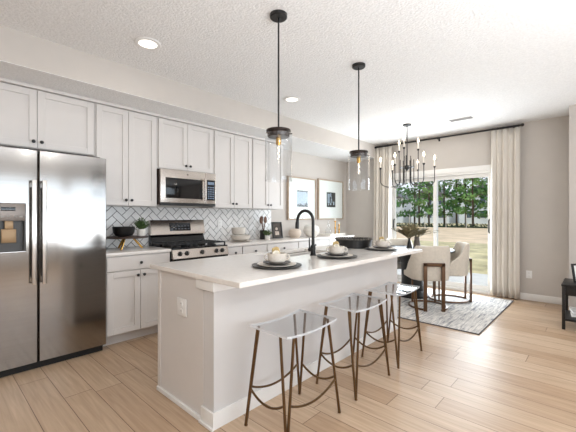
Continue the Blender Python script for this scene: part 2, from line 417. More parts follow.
def house(y0, y1, H, x, label):
    t = thing('house', label, 'house', (x, (y0+y1)/2, -.2), 0, 'white houses behind the trees')
    hw = (y1-y0)/2
    f = MB(); f.box(0, 8, -hw, hw, 0, H); f.build('wall', siding_m, t)
    M = Matrix(((0, 0, 1, 0), (1, 0, 0, 0), (0, 1, 0, 0), (0, 0, 0, 1)))
    f = MB(); f.prism([(-hw-.4, H), (hw+.4, H), (0, H+2.4)], -.4, 8.4, M); f.build('roof', roof_m, t)
    for z in (1.2, 4.0):
        for k in range(3):
            yc = -hw*.6 + hw*.6*k
            f = MB(); f.box(-.06, .02, yc-.55, yc+.55, z-.1, z+1.5); wdo = f.build('window', trim_m, t)
            f = MB(); f.box(-.08, -.05, yc-.45, yc+.45, z, z+1.4); f.build('pane', pane_m, wdo)
house(12.5, 21, 5.6, 74, 'white house with grey roof behind the trees in the right door pane')
house(23, 31, 5.6, 74, 'white house with grey roof behind the trees in the middle of the door')
house(33, 42, 5.6, 74, 'white house with grey roof behind the trees in the left door pane')

# ------------------------------------------------------------------ cabinets
def shaker(f, x0, x1, z0, z1, yf, rail=.057, th=.02):
    """a framed door whose front is at yf"""
    f.box(x0, x0+rail, yf, yf+th, z0, z1, .0015, 1); f.box(x1-rail, x1, yf, yf+th, z0, z1, .0015, 1)
    f.box(x0+rail, x1-rail, yf, yf+th, z0, z0+rail, .0015, 1); f.box(x0+rail, x1-rail, yf, yf+th, z1-rail, z1, .0015, 1)
    f.box(x0+rail-.004, x1-rail+.004, yf+.011, yf+th, z0+rail-.004, z1-rail+.004)
    return f
RX = Matrix.Rotation(PI/2, 4, 'X')   # lathe axis z -> -y
def knob(parent, x, yf, z):
    f = MB(); f.lathe([(0, 0), (.007, 0), (.006, .012), (.014, .016), (.015, .024), (.010, .029), (0, .03)], 16, M=Matrix.Translation((x, yf, z)) @ RX)
    f.build('knob', black_m, parent)
def upper(name, label, x0, x1, z0, z1):
    xc = (x0+x1)/2; hw = (x1-x0)/2
    t = thing(name, label, 'cabinet', (xc, YU, z0), 0, 'wall cabinets along the kitchen wall'); h = z1-z0
    f = MB(); f.box(-hw, hw, 0, YK-YU, 0, h); f.build('body', cab_m, t)
    for a, b, kx in ((-hw+.012, -.002, -.03), (.002, hw-.012, .03)):
        f = shaker(MB(), a, b, .006, h-.04, -.021)
        d = f.build('door', cab_m, t); knob(d, kx, -.021, .06)
    return t
UZ1 = ZS-.005
upper('wall_cabinet', 'short white two-door cabinet above the refrigerator', .215, 1.158, 1.88, UZ1)
upper('wall_cabinet', 'tall white two-door cabinet between refrigerator and microwave', 1.160, 1.810, 1.385, UZ1)
upper('wall_cabinet', 'short white two-door cabinet above the microwave', 1.812, 2.575, 1.825, UZ1)
upper('wall_cabinet', 'tall white two-door cabinet just right of the microwave', 2.577, 3.243, 1.385, UZ1)
upper('wall_cabinet', 'tall white two-door cabinet at the right end, next to the framed art', 3.245, 3.905, 1.385, UZ1)
f = MB(); f.box(.215, 3.92, YU-.045, YU-.0005, 2.412, ZS-.005, .006)
tag(f.build('crown_moulding', cab_m), 'white trim strip along the top of the wall cabinets under the soffit', 'moulding')

YB0 = 3.485  # base cabinet body face
def base_unit(label, x0, x1, doors=2, drawers=1, name='base_cabinet'):
    xc = (x0+x1)/2; hw = (x1-x0)/2
    t = thing(name, label, 'cabinet', (xc, YB0, 0), 0, 'base cabinets along the kitchen wall')
    f = MB(); f.box(-hw, hw, 0, YK-YB0-.001, .105, .884); f.build('body', cab_m, t)
    f = MB(); f.box(-hw, hw, .075, .09, 0, .105); f.build('toe_kick', cab_m, t)
    f = MB(); f.box(-hw+.008, hw-.008, -.021, -.001, .735, .872, .002, 1); d = f.build('drawer', cab_m, t); knob(d, 0, -.021, .80)
    if doors == 2:
        for a, b, kx in ((-hw+.008, -.002, -.032), (.002, hw-.008, .032)):
            dd = shaker(MB(), a, b, .115, .725, -.021).build('door', cab_m, t); knob(dd, kx, -.021, .675)
    elif doors == 1:
        dd = shaker(MB(), -hw+.008, hw-.008, .115, .725, -.021).build('door', cab_m, t); knob(dd, hw-.04, -.021, .675)
    else:
        for z0, z1 in ((.115, .415), (.425, .725)):
            d = shaker(MB(), -hw+.008, hw-.008, z0, z1, -.021).build('drawer', cab_m, t); knob(d, 0, -.021, (z0+z1)/2)
    return t
base_unit('white base cabinet with drawer over two doors beside the refrigerator', 1.178, 1.836)
base_unit('narrow white base cabinet right beside the range', 2.606, 2.85, doors=1)
base_unit('white drawer base cabinet under the stacked bowls', 2.852, 3.30, doors=0)
base_unit('wide white base cabinet under the utensil crock and small framed photo', 3.302, 3.98)
base_unit('white base cabinet under the two round pots', 3.982, 4.79)
base_unit('white base cabinet at the far right end under the glass tray', 4.792, 5.585)
f = MB(); f.box(1.174, 1.842, YC, YK-.002, .884, .914, .003); tag(f.build('worktop', quartz_m), 'short pale quartz worktop between refrigerator and range', 'worktop')
f = MB(); f.box(2.600, 5.60, YC, YK-.002, .884, .914, .003); tag(f.build('worktop', quartz_m), 'long pale quartz worktop right of the range along the wall', 'worktop')

# herringbone backsplash
def backsplash():
    X0, X1, Z0, Z1 = 1.174, 3.94, .915, 1.384
    W = .074
    b = bmesh.new(); g = .0034
    def tile(u0, v0, u1, v1):
        c = math.cos(PI/4)
        pts = []
        for (u, v) in ((u0+g, v0+g), (u1-g, v0+g), (u1-g, v1-g), (u0+g, v1-g)):
            pts.append(((u-v)*c, (u+v)*c))
        cx = sum(p[0] for p in pts)/4; cz = sum(p[1] for p in pts)/4
        if not (-.2 < cx < X1-X0+.2 and -.2 < cz < Z1-Z0+.2): return
        fr = [b.verts.new((X0+p[0], YK-.010, Z0+p[1])) for p in pts]
        ins = .004
        bk = [b.verts.new((X0+p[0], YK-.003, Z0+p[1])) for p in pts]
        b.faces.new(fr)
        for i in range(4): b.faces.new((fr[i], fr[(i+1) % 4], bk[(i+1) % 4], bk[i]))
    for j in range(-60, 60):
        for m in range(-20, 20):
            x = j+4*m
            tile(x*W, j*W, (x+2)*W, (j+1)*W)
            tile((j+3+4*m)*W, j*W, (j+4+4*m)*W, (j+2)*W)
    for co, no in (((X0, 0, 0), (-1, 0, 0)), ((X1, 0, 0), (1, 0, 0)), ((0, 0, Z0), (0, 0, -1)), ((0, 0, Z1), (0, 0, 1))):
        bmesh.ops.bisect_plane(b, geom=list(b.verts)+list(b.edges)+list(b.faces), plane_co=co, plane_no=no, clear_outer=True)
    bmesh.ops.recalc_face_normals(b, faces=b.faces)
    f = MB(); f.mi = 0; f._merge(b); f.mi = 1; f.box(X0, X1, YK-.006, YK-.0005, Z0, Z1)
    tag(f.build('backsplash', [tile_m, grout_m], smooth=False), 'white herringbone tile backsplash with dark grout behind the range', 'backsplash')
backsplash()
def outlet(label, loc, rz, mt=None, cat='outlet', hw=.037):
    t = thing('outlet', label, cat, loc, rz)
    f = MB(); f.box(-hw, hw, -.007, 0, -.058, .058, .003); f.build('plate', mt or trim_m, t)
    for z in (-.024, .024):
        f = MB(); f.box(-.016, .016, -.0095, -.006, z-.014, z+.014, .003); f.mi = 1; f.box(-.007, -.005, -.0098, -.009, z-.004, z+.006); f.box(.005, .007, -.0098, -.009, z-.004, z+.006)
        f.build('socket', [trim_m, groove_m], t)
outlet('white wall outlet on backsplash tiles right of the range', (2.90, YK-.0102, 1.16), 0)
outlet('white wall outlet low on the dining wall right of the curtain', (XD, .79, .39), PI/2*3)
outlet('pale outlet plate on the end panel of the kitchen island', (1.165-.0005, 2.04, .668), -PI/2, hw=.058)

# ------------------------------------------------------------------ refrigerator
def fridge():
    X0, X1, yf = .25, 1.166, 3.415
    t = thing('refrigerator', 'stainless side-by-side refrigerator with water dispenser beside the base cabinet', 'refrigerator', (0, 0, 0))
    f = MB(); f.box(X0+.006, X1-.006, yf+.075, YK-.02, .03, 1.80, .006); f.build('cabinet_body', steel_d, t)
    f = MB(); f.box(X0+.02, X1-.02, yf+.045, yf+.2, .0, .062); f.build('kick_grille', rubber_m, t)
    sp = .639
    def door(a, b, cut=None):
        f = MB(); n = 14
        def bow(x): u = (x-a)/(b-a)*2-1; return yf + .022*u*u*.15 + (.010 if abs(u) > .985 else 0)
        xs = [a + (b-a)*(.5-.5*math.cos(PI*i/n)) for i in range(n+1)]
        def strip(xl, z0, z1):
            f.prism([(x, bow(x)) for x in xl] + [(xl[-1], yf+.07), (xl[0], yf+.07)], z0, z1)
        if not cut: strip(xs, .066, 1.815)
        else:
            c0, c1, z0, z1 = cut
            strip(xs, .066, z0); strip(xs, z1, 1.815)
            strip([x for x in xs if x < c0] + [c0], z0, z1); strip([c1] + [x for x in xs if x > c1], z0, z1)
            f.box(c0, c1, yf+.062, yf+.07, z0, z1)
        return f.build('door', steel_m, t, ang=20)
    dl = door(X0, sp-.004, (.335, .557, .985, 1.378)); dr = door(sp+.004, X1)
    # dispenser
    f = MB(); c0, c1 = .337, .555
    f.box(c0, c1, yf+.006, yf+.062, 1.235, 1.376, .003); f.build('dispenser_panel', steel_d, dl)
    f = MB(); f.box(.40, .49, yf+.003, yf+.008, 1.315, 1.345, .001); f.build('display', screen_m, dl)
    f = MB()
    for k in range(5): f.box(.362+k*.038, .384+k*.038, yf+.0045, yf+.008, 1.262, 1.276, .001)
    f.build('button_row', mat('button_grey', (150, 144, 138), .4), dl)
    f = MB(); f.box(c0, c1, yf+.056, yf+.061, .99, 1.235); f.box(c0, c0+.008, yf+.008, yf+.06, .99, 1.235); f.box(c1-.008, c1, yf+.008, yf+.06, .99, 1.235); f.build('dispenser_recess', mat('recess_grey', (62, 58, 55), .4), dl)
    f = MB(); f.box(c0-.006, c1+.006, yf-.012, yf+.06, .978, .992, .003); f.build('drip_tray', steel_m, dl)
    f = MB(); f.box(.405, .50, yf+.03, yf+.045, 1.06, 1.17, .006); f.box(.425, .48, yf+.02, yf+.05, 1.17, 1.235, .004); f.build('paddle', mat('paddle_tan', (150, 122, 88), .35, .3), dl)
    for d, x in ((dl, .603), (dr, .672)):
        f = MB()
        f.box(x-.016, x+.016, yf-.062, yf-.044, .715, 1.57, .006)
        f.box(x-.014, x+.014, yf-.05, yf+.02, .735, .775, .004); f.box(x-.014, x+.014, yf-.05, yf+.02, 1.51, 1.55, .004)
        f.build('handle', mat('handle_steel', (205, 202, 198), .22, 1, var=.02), d)
    f = MB(); f.lathe([(.016, 0), (.020, 0), (.020, .003), (.016, .003), (.016, 0)], 28, M=Matrix.Translation((1.10, yf+.006, 1.725)) @ RX); f.build('round_badge', steel_d, dr)
    f = MB(); f.box(X0+.05, X0+.16, yf+.02, yf+.14, 1.80, 1.825, .004); f.box(X1-.16, X1-.05, yf+.02, yf+.14, 1.80, 1.825, .004); f.build('hinge_cover', steel_d, t)
fridge()

# ------------------------------------------------------------------ range
def range_():
    X0, X1 = 1.846, 2.596; t = thing('range', 'stainless gas range with black grates set between the worktops', 'range', ((X0+X1)/2, 3.43, 0)); hw = (X1-X0)/2
    D = YK-3.43-.015
    f = MB(); f.box(-hw, hw, .04, D, .02, .895, .003); f.build('body', black_m, t)
    f = MB(); f.box(-hw+.01, hw-.01, 0, .04, .20, .755, .006); dr = f.build('oven_door', steel_l, t)
    f = MB(); f.box(-hw+.1, hw-.1, -.003, 0, .3, .62, .001); f.build('oven_window', black_gl, dr)
    f = MB(); f.tube([(-hw+.06, -.045, .70), (hw-.06, -.045, .70)], .011, 10); f.box(-hw+.07, -hw+.09, -.045, .0, .69, .71); f.box(hw-.09, hw-.07, -.045, 0, .69, .71); f.build('handle', steel_l, dr)
    f = MB(); f.box(-hw+.01, hw-.01, 0, .04, .03, .19, .006); f.build('warming_drawer', steel_l, t)
    f = MB(); f.box(-hw+.004, hw-.004, .0, .04, .752, .80, .003); f.build('black_band', black_gl, t)
    Mx = Matrix(((0, 0, 1, 0), (1, 0, 0, 0), (0, 1, 0, 0), (0, 0, 0, 1)))
    f = MB(); f.prism([(-.012, .80), (.09, .80), (.09, .905), (.018, .905)], -hw, hw, Mx, .002); cp = f.build('control_panel', steel_l, t)
    nrm = Matrix.Translation((0, -.0, .85)) @ Matrix.Rotation(-.28, 4, 'X')
    for x in (-.285, -.20, 0, .20, .285):
        f = MB(); f.lathe([(0, 0), (.026, 0), (.026, .006), (.019, .010), (.018, .030), (.012, .034), (0, .034)], 20, M=Matrix.Translation((x, .002, .853)) @ Matrix.Rotation(PI/2-.28, 4, 'X'))
        f.mi = 1; f.box(-.0035, .0035, -.018, .018, .032, .040, .001, M=Matrix.Translation((x, .002, .853)) @ Matrix.Rotation(PI/2-.28, 4, 'X'))
        f.build('knob', [black_m, steel_l], cp)
    f = MB(); f.box(-hw, hw, .016, D, .897, .915, .004); ct = f.build('cooktop', black_gl, t)
    for gx in (-.245, 0, .245):
        f = MB(); a, b = gx-.115, gx+.115; z0, z1 = .945, .958
        for y in (.06, .28, .50): f.box(a, b, y-.006, y+.006, z0, z1, .002)
        for x in (a, gx, b): f.box(x-.006, x+.006, .06, .50, z0, z1, .002)
        for y in (.17, .39): f.box(a, b, y-.005, y+.005, z0, z1+.003, .002)
        for x in (a, b):
            for y in (.06, .50): f.box(x-.007, x+.007, y-.007, y+.007, .914, z0+.002)
        f.build('grate', grate_m, t)
        for y in (.16, .40):
            f = MB(); f.lathe([(0, .914), (.045, .914), (.045, .925), (.03, .928), (.03, .936), (0, .938)], 20, gx, y); f.build('burner', grate_m, ct)
    f = MB(); f.prism([(D-.11, .915), (D-.035, 1.06), (D, 1.06), (D, .915)], -hw+.004, hw-.004, Mx, .003); f.build('splash_guard', black_gl, t)
    f = MB(); f.prism([(D-.085, 1.045), (D-.055, 1.215), (D-.045, 1.225), (D, 1.225), (D, 1.045)], -hw, hw, Mx, .003); bgd = f.build('backguard', steel_l, t)
    f = MB(); f.box(-.13, .16, -.003, .003, -.05, .05, .001, M=Matrix.Translation((0, D-.072, 1.137)) @ Matrix.Rotation(-.175, 4, 'X')); f.build('display', screen_m, bgd)
    f = MB()
    for k in range(6):
        for r in range(2): f.box(-.11+k*.045, -.085+k*.045, -.0045, -.002, -.03+r*.035, -.02+r*.035, M=Matrix.Translation((0, D-.072, 1.137)) @ Matrix.Rotation(-.175, 4, 'X'))
    f.build('touch_keys', mat('key_grey', (88, 90, 94), .4), bgd)
range_()

# ------------------------------------------------------------------ microwave
def micro():
    X0, X1 = 1.822, 2.570; yf = 3.665; t = thing('microwave', 'stainless over-the-range microwave hung under a white cabinet', 'microwave', ((X0+X1)/2, yf, 1.40)); hw = (X1-X0)/2; H = .42
    f = MB(); f.box(-hw, hw, .03, YK-yf-.012, .01, H-.001, .003); f.build('body', mat('oven_side', (88, 72, 64), .35, .6), t)
    f = MB(); f.box(-hw, hw, .005, .03, 0, .03, .002); f.build('vent_grille', black_m, t)
    xw = hw-.155
    f = MB(); f.box(-hw, xw, 0, .032, .032, H, .004); d = f.build('door', steel_l, t)
    f = MB(); f.box(-hw+.06, xw-.045, -.004, .002, .085, H-.095, .002); f.build('window', black_gl, d)
    f = MB(); f.box(xw-.034, xw-.012, -.04, -.024, .07, H-.07, .005); f.box(xw-.03, xw-.016, -.03, .002, .085, .11); f.box(xw-.03, xw-.016, -.03, .002, H-.11, H-.085); f.build('handle', steel_l, d)
    f = MB(); f.box(xw+.003, hw, 0, .032, .032, H, .004); c = f.build('control_column', steel_l, t)
    f = MB(); f.box(xw+.02, hw-.012, -.003, .002, .075, H-.085, .002); f.build('keypad', screen_m, c)
    f = MB()
    for r in range(6):
        for q in range(3): f.box(xw+.034+q*.034, xw+.056+q*.034, -.0045, -.002, .095+r*.028, .108+r*.028)
    f.box(xw+.034, hw-.028, -.0045, -.002, .275, .31); f.build('keys', mat('key_blue', (128, 146, 168), .35, var=.3, vscale=40), c)
    f = MB(); f.lathe([(0, 0), (.009, 0), (.009, .002), (0, .002)], 20, M=Matrix.Translation((-.03, 0, H-.045)) @ RX); f.build('round_badge', steel_d, d)
micro()

# ------------------------------------------------------------------ island
IX0, IX1, IY0, IY1 = 1.145, 3.68, 1.415, 2.475
KX0, KX1, KY0, KY1 = 1.165, 3.65, 1.69, 1.80
def island():
    t = thing('kitchen_island', 'white kitchen island with greige seating side in the middle of the room', 'island', (2.4, 2.0, 0))
    def B(*a): return (a[0]-2.4, a[1]-2.4, a[2]-2.0, a[3]-2.0, a[4], a[5])
    f = MB(); f.box(*B(KX0+.006, KX1, KY0, KY1, 0, .883)); f.build('knee_wall', island_m, t)
    f = MB(); f.box(*B(KX0+.004, KX0+.018, KY1+.001, 2.385, 0, .883)); f.build('end_panel', cab_m, t); f = MB(); f.box(*B(3.44, 3.46, KY1+.001, 2.40, 0, .883)); f.build('end_panel', cab_m, t)
    f = MB(); f.box(*B(KX0-.002, KX0+.004, 2.345, 2.385, 0, .883), .002); f.build('panel_stile', cab_m, t)
    f = MB(); f.box(*B(KX0+.02, 3.438, 2.30, 2.36, .1, .883)); f.box(*B(KX0+.02, 3.438, 2.28, 2.29, 0, .1)); f.box(*B(KX0+.02, 3.438, KY1+.001, 2.28, .1, .13)); f.build('cabinet_carcass', cab_m, t)
    n = 4; w_ = (3.438-KX0-.02)/n
    for k in range(n):
        a = KX0+.02+k*w_
        f = MB()
        f.box(*B(a+.004, a+w_-.004, 2.361, 2.381, .115, .87), .002); d = f.build('door', cab_m, t)
        f = MB(); f.lathe([(0, 0), (.007, 0), (.006, .012), (.014, .016), (.015, .024), (0, .03)], 14, M=Matrix.Translation((a+.06-2.4, .381, .7)) @ Matrix.Rotation(-PI/2, 4, 'X')); f.build('knob', black_m, d)
    # white trim under the top and baseboard round the knee wall
    f = MB(); f.box(*B(KX0-.01, KX1+.008, KY0-.016, KY1+.06, .822, .8835), .002); f.build('top_trim', trim_m, t)
    f = MB(); f.box(*B(KX0-.008, KX1+.012, KY0-.014, KY0-.0005, 0, .10), .003); f.box(*B(KX0-.008, KX0+.005, KY0-.0005, KY1+.01, 0, .10), .003); f.box(*B(KX1, KX1+.012, KY0-.0005, KY1, 0, .10), .003); f.build('baseboard', trim_m, t)
    f = MB(); f.box(*B(KX0-.012, KX0+.005, KY1+.012, 2.385, 0, .03), .004); f.box(*B(KX0-.02, KX0-.008, KY0-.02, KY1+.02, 0, .018), .003); f.build('shoe_moulding', trim_m, t)
island()
SX0, SX1, SY0, SY1 = 2.12, 2.86, 2.02, 2.40
def slab_hole(x0, x1, y0, y1, z0, z1, hx0, hx1, hy0, hy1):
    b = bmesh.new()
    def ring(z): return [b.verts.new((x, y, z)) for x, y in ((x0, y0), (x1, y0), (x1, y1), (x0, y1))], [b.verts.new((x, y, z)) for x, y in ((hx0, hy0), (hx1, hy0), (hx1, hy1), (hx0, hy1))]
    o0, i0 = ring(z0); o1, i1 = ring(z1)
    for k in range(4):
        j = (k+1) % 4
        b.faces.new((o1[k], o1[j], i1[j], i1[k])); b.faces.new((o0[j], o0[k], i0[k], i0[j]))
        b.faces.new((o0[k], o0[j], o1[j], o1[k])); b.faces.new((i0[j], i0[k], i1[k], i1[j]))
    bmesh.ops.recalc_face_normals(b, faces=b.faces)
    ed = [e for e in b.edges if len(e.link_faces) == 2 and e.calc_face_angle() > 1]
    bmesh.ops.bevel(b, geom=ed, offset=.0025, segments=2, affect='EDGES')
    return b
f = MB(); f._merge(slab_hole(IX0, IX1, IY0, IY1, .884, .914, SX0, SX1, SY0, SY1))
tag(f.build('island_worktop', quartz_m), 'pale polished quartz worktop on the kitchen island, set for three', 'worktop')
f = MB(); b = bmesh.new()
for (x0, x1, y0, y1, z0, z1) in ((SX0-.012, SX1+.012, SY0-.012, SY1+.012, .67, .682), (SX0-.012, SX0, SY0-.012, SY1+.012, .682, .8835), (SX1, SX1+.012, SY0-.012, SY1+.012, .682, .8835), (SX0, SX1, SY0-.012, SY0, .682, .8835), (SX0, SX1, SY1, SY1+.012, .682, .8835)):
    f.box(x0, x1, y0, y1, z0, z1)
b.free()
sk = thing('sink', 'undermount stainless steel sink in the island worktop behind the faucet', 'sink', (0, 0, 0))
f.build('basin', mat('sink_steel', (190, 186, 180), .3, .9), sk)
f = MB(); f.lathe([(0, .682), (.045, .682), (.045, .686), (.03, .684), (0, .684)], 24, (SX0+SX1)/2, (SY0+SY1)/2); f.build('drain', steel_d, sk)

def faucet():
    t = thing('faucet', 'matte black gooseneck faucet standing on the island by the sink', 'faucet', (2.42, 1.93, .914))
    f = MB(); f.lathe([(0, 0), (.030, 0), (.030, .006), (.024, .012), (.024, .085), (.020, .095), (0, .095)], 24); f.build('base', black_m, t)
    R = .095; zc = .315
    pts = [(0, 0, .09), (0, 0, .16), (0, 0, .24), (0, 0, zc)] + [(0, R - R*math.cos(a), zc + R*math.sin(a)) for a in [PI*k/14 for k in range(1, 14)]] + [(0, 2*R, zc), (0, 2*R+.002, zc-.015)]
    f = MB(); f.tube(pts, .0145, 14); f.build('spout', black_m, t)
    f = MB(); f.tube([(0, 2*R+.002, zc-.01), (0, 2*R+.004, zc-.04), (0, 2*R+.006, zc-.075)], [.0165, .0185, .0185], 14); f.build('spray_head', black_m, t)
    f = MB(); f.tube([(-.01, 0, .055), (-.052, .004, .055)], .017, 14); f.tube([(-.045, .004, .055), (-.048, .004, .10), (-.050, .004, .165)], [.007, .006, .005], 8); f.build('lever_handle', black_m, t)
faucet()

# ------------------------------------------------------------------ place settings
def setting(cx, cy, where, rz):
    z = .914
    g = lambda n: n + ' at the island place settings'
    f = MB(); f.lathe([(0, 0), (.11, 0), (.178, .010), (.180, .014), (.176, .014), (.11, .006), (0, .006)], 48)
    tag(f.build('charger_plate', char_cer, None, (cx, cy, z)), 'large charcoal charger plate under the %s island place setting' % where, 'plate', g('charger plates'))
    f = MB(); f.lathe([(0, .0), (.09, 0), (.138, .011), (.140, .016), (.135, .016), (.09, .006), (0, .006)], 48)
    tag(f.build('dinner_plate', cream_cer, None, (cx, cy, z+.0065)), 'cream dinner plate on the charger of the %s island place setting' % where, 'plate', g('dinner plates'))
    f = MB(); f.lathe([(0, .0), (.06, 0), (.098, .012), (.100, .018), (.095, .018), (.06, .007), (0, .007)], 40)
    tag(f.build('salad_plate', char_cer, None, (cx, cy, z+.0165)), 'small charcoal plate under the soup cup of the %s island place setting' % where, 'plate', g('small dark plates'))
    t = thing('soup_cup', 'speckled cream two-handled soup cup at the %s island place setting' % where, 'cup', (cx, cy, z+.0240), rz, g('soup cups'))
    f = MB(); f.lathe([(0, 0), (.040, 0), (.044, .004), (.062, .016), (.067, .035), (.068, .072), (.064, .072), (.063, .036), (.058, .020), (.04, .010), (0, .008)], 40); f.build('bowl', cream_cer, t)
    for s_ in (-1, 1):
        f = MB(); f.tube([(s_*.064, 0, .062)] + [(s_*(.066+.024*math.sin(a)), 0, .042+.02*math.cos(a)) for a in [PI*k/8 for k in range(9)]] + [(s_*.062, 0, .022)], .006, 8, flat=(1.5, .9)); f.build('handle', cream_cer, t)
    nt_ = thing('napkin', 'cream and gold folded napkin tucked into the soup cup of the %s setting' % where, 'napkin', (cx, cy, z+.036), rz+.6, g('napkins'))
    f = MB()
    for k in range(5):
        a = -.55 + k*.27; rr = .045+.008*(k % 2)
        def fold(u, v, a=a, rr=rr, k=k):
            h = .105*(1 - .25*abs(k-2)/2) + .015*math.sin(k*2.1)
            wv = .012*math.sin(v*5 + k)*u
            return Vector((math.sin(a)*rr*u*1.2 + (v-.5)*.075*(1-.35*u)*math.cos(a), (k-2)*.014 + wv, .002 + h*u - .02*abs(v-.5)*u + (v-.5)*.055*math.sin(a)*-.4))
        f.mi = 1 if k == 1 else 0
        f.grid(fold, 7, 7)
    o = f.build('cloth', [napkin_m, stripe_m], nt_)
    md = o.modifiers.new('s', 'SOLIDIFY'); md.thickness = .005
setting(1.706, 1.690, 'nearest', -.82)
setting(2.45, 1.69, 'middle', -.95)
setting(3.33, 1.71, 'farthest', -1.08)

# black basket
t = thing('basket', 'round black basket with a beaded rim on the far end of the island', 'basket', (3.39, 2.10, .914))
f = MB(); f.lathe([(0, 0), (.19, 0), (.195, .004), (.208, .095), (.202, .095), (.189, .010), (0, .008)], 56); f.build('bowl', black_m, t)
f = MB()
for k in range(40):
    a = 2*PI*k/40; f.ball((  .205*math.cos(a), .205*math.sin(a), .10), .013, (1, 1, .8), 8, 6)
f.build('beaded_rim', mat('rim_grey', (92, 86, 78), .6, var=.4, vscale=30), t)

# ------------------------------------------------------------------ stools
def make_stool():
    t = thing('bar_stool', 'x', 'stool', (0, 0, 0), 0, 'bar stools along the island')
    hx, hy = .235, .158
    def zt(x): return .583 + .017*(x/hx)**2
    n = 16
    f = MB(); th = .014
    b = bmesh.new(); top = []; bot = []
    for i in range(n+1):
        x = -hx + 2*hx*i/n
        top.append([b.verts.new((x, y, zt(x)+th)) for y in (-hy, hy)]); bot.append([b.verts.new((x, y, zt(x))) for y in (-hy, hy)])
    for i in range(n):
        b.faces.new((top[i][0], top[i+1][0], top[i+1][1], top[i][1])); b.faces.new((bot[i][1], bot[i+1][1], bot[i+1][0], bot[i][0]))
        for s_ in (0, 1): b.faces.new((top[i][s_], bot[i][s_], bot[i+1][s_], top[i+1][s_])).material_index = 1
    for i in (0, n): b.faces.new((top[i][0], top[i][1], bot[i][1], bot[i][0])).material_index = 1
    bmesh.ops.recalc_face_normals(b, faces=b.faces)
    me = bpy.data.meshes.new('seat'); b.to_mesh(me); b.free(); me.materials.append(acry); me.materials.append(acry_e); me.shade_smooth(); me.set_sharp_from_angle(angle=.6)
    so_ = bpy.data.objects.new('seat', me); COL.objects.link(so_); so_.parent = t
    so_['label'] = 'clear acrylic saddle seat'
    fx, fy = .248, .17; r = .0085
    def legpt(sx_, sy_, k):   # k = fraction up the leg, outer point between the rods
        return Vector((sx_*(fx + (.165-fx)*k), sy_*(fy + (.14-fy)*k), .6*k))
    for sx_ in (-1, 1):
        for sy_ in (-1, 1):
            foot = Vector((sx_*fx, sy_*fy, .006))
            a = Vector((sx_*.222, sy_*.095, 0)); a.z = zt(a.x)+.001
            c = Vector((sx_*.165, sy_*.145, 0)); c.z = zt(c.x)+.001
            f = MB(); f.tube([foot + Vector((sx_*.003, 0, 0)), a], r, 10); f.tube([foot, c], r, 10); f.ball(foot, .0115, (1, 1, .5), 10, 6); f.build('leg', bronze_m, t)
    zz = .385
    def rod_at(sx_, sy_, which, k):
        foot = Vector((sx_*fx, sy_*fy, .006))
        a = Vector((sx_*.222, sy_*.095, .600)) if which == 0 else Vector((sx_*.165, sy_*.145, .590))
        return foot.lerp(a, k)
    def foot_arc(A, B, name):
        f = MB(); n = 14
        f.tube([A.lerp(B, i/n) - Vector((0, 0, .055*(1-(2*i/n-1)**2))) for i in range(n+1)], .007, 8); f.build(name, bronze_m, t)
    for sy_ in (-1, 1): foot_arc(rod_at(-1, sy_, 1, zz), rod_at(1, sy_, 1, zz), 'footrest')
    for sx_ in (-1, 1): foot_arc(rod_at(sx_, -1, 0, zz), rod_at(sx_, 1, 0, zz), 'footrest')
    return t
st = make_stool()
for i, (x, lab) in enumerate(((1.572, 'clear acrylic bar stool on bronze rods, nearest the camera'), (2.27, 'clear acrylic bar stool on bronze rods, middle of the three'), (2.935, 'clear acrylic bar stool on bronze rods, farthest, by the rug'))):
    if i == 0: st.location = (x, 1.405, 0); st['label'] = lab
    else: dup(st, (x, 1.405, 0), 0, lab)

# ------------------------------------------------------------------ lamps
def make_pendant():
    t = thing('pendant_lamp', 'x', 'pendant lamp', (0, 0, ZC), 0, 'glass pendants over the island')
    f = MB(); f.lathe([(0, 0), (.062, 0), (.062, -.020), (.056, -.026), (0, -.026)], 32); f.build('canopy', black_m, t)
    f = MB(); f.cyl(0, 0, -.83, -.02, .0065, 12); f.build('rod', black_m, t)
    zc = -.822
    f = MB(); f.lathe([(0, zc), (.086, zc), (.088, zc-.004), (.088, zc-.014), (.078, zc-.016), (.078, zc-.047), (.074, zc-.052), (0, zc-.052)], 40); cp = f.build('cap', mat('cap_bronze', (52, 42, 38), .35, .6), t)
    f = MB()
    for k in range(3):
        a = .9 + k*2*PI/3; f.tube([(.07*math.cos(a), .07*math.sin(a), zc-.036), (.104*math.cos(a), .104*math.sin(a), zc-.036)], .0045, 8)
    f.build('thumb_screws', steel_d, cp)
    f = MB(); f.lathe([(.0, zc-.05), (.019, zc-.05), (.019, zc-.098), (.016, zc-.108), (0, zc-.108)], 20); f.build('socket', gold_m, t)
    f = MB(); f.lathe([(.0, zc-.106), (.010, zc-.106), (.013, zc-.13), (.015, zc-.16), (.012, zc-.20), (.006, zc-.225), (0, zc-.23)], 16); bl = f.build('bulb', glassp, t)
    f = MB(); f.tube([(0.003*math.cos(k*2), .003*math.sin(k*2), zc-.115-.012*k) for k in range(9)], .0016, 6); f.build('filament', bulb_m, bl)
    f = MB(); f.lathe([(.093, zc-.03), (.096, zc-.03), (.096, zc-.365), (.093, zc-.365), (.093, zc-.03)], 56); f.build('glass_shade', glassp, t)
    return t
pn = make_pendant(); pn.location = (1.715, 1.682, ZC); pn['label'] = 'clear glass cylinder pendant hanging over the near end of the island'
dup(pn, (2.803, 1.682, ZC), .5, 'clear glass cylinder pendant hanging over the far end of the island')
def lamp_light(parent, z, power, color, r):
    l = bpy.data.lights.new('lamp_glow', 'POINT'); l.energy = power; l.color = color; l.shadow_soft_size = r
    o = bpy.data.objects.new('lamp_glow', l); COL.objects.link(o); o.parent = parent; o.location = (0, 0, z)
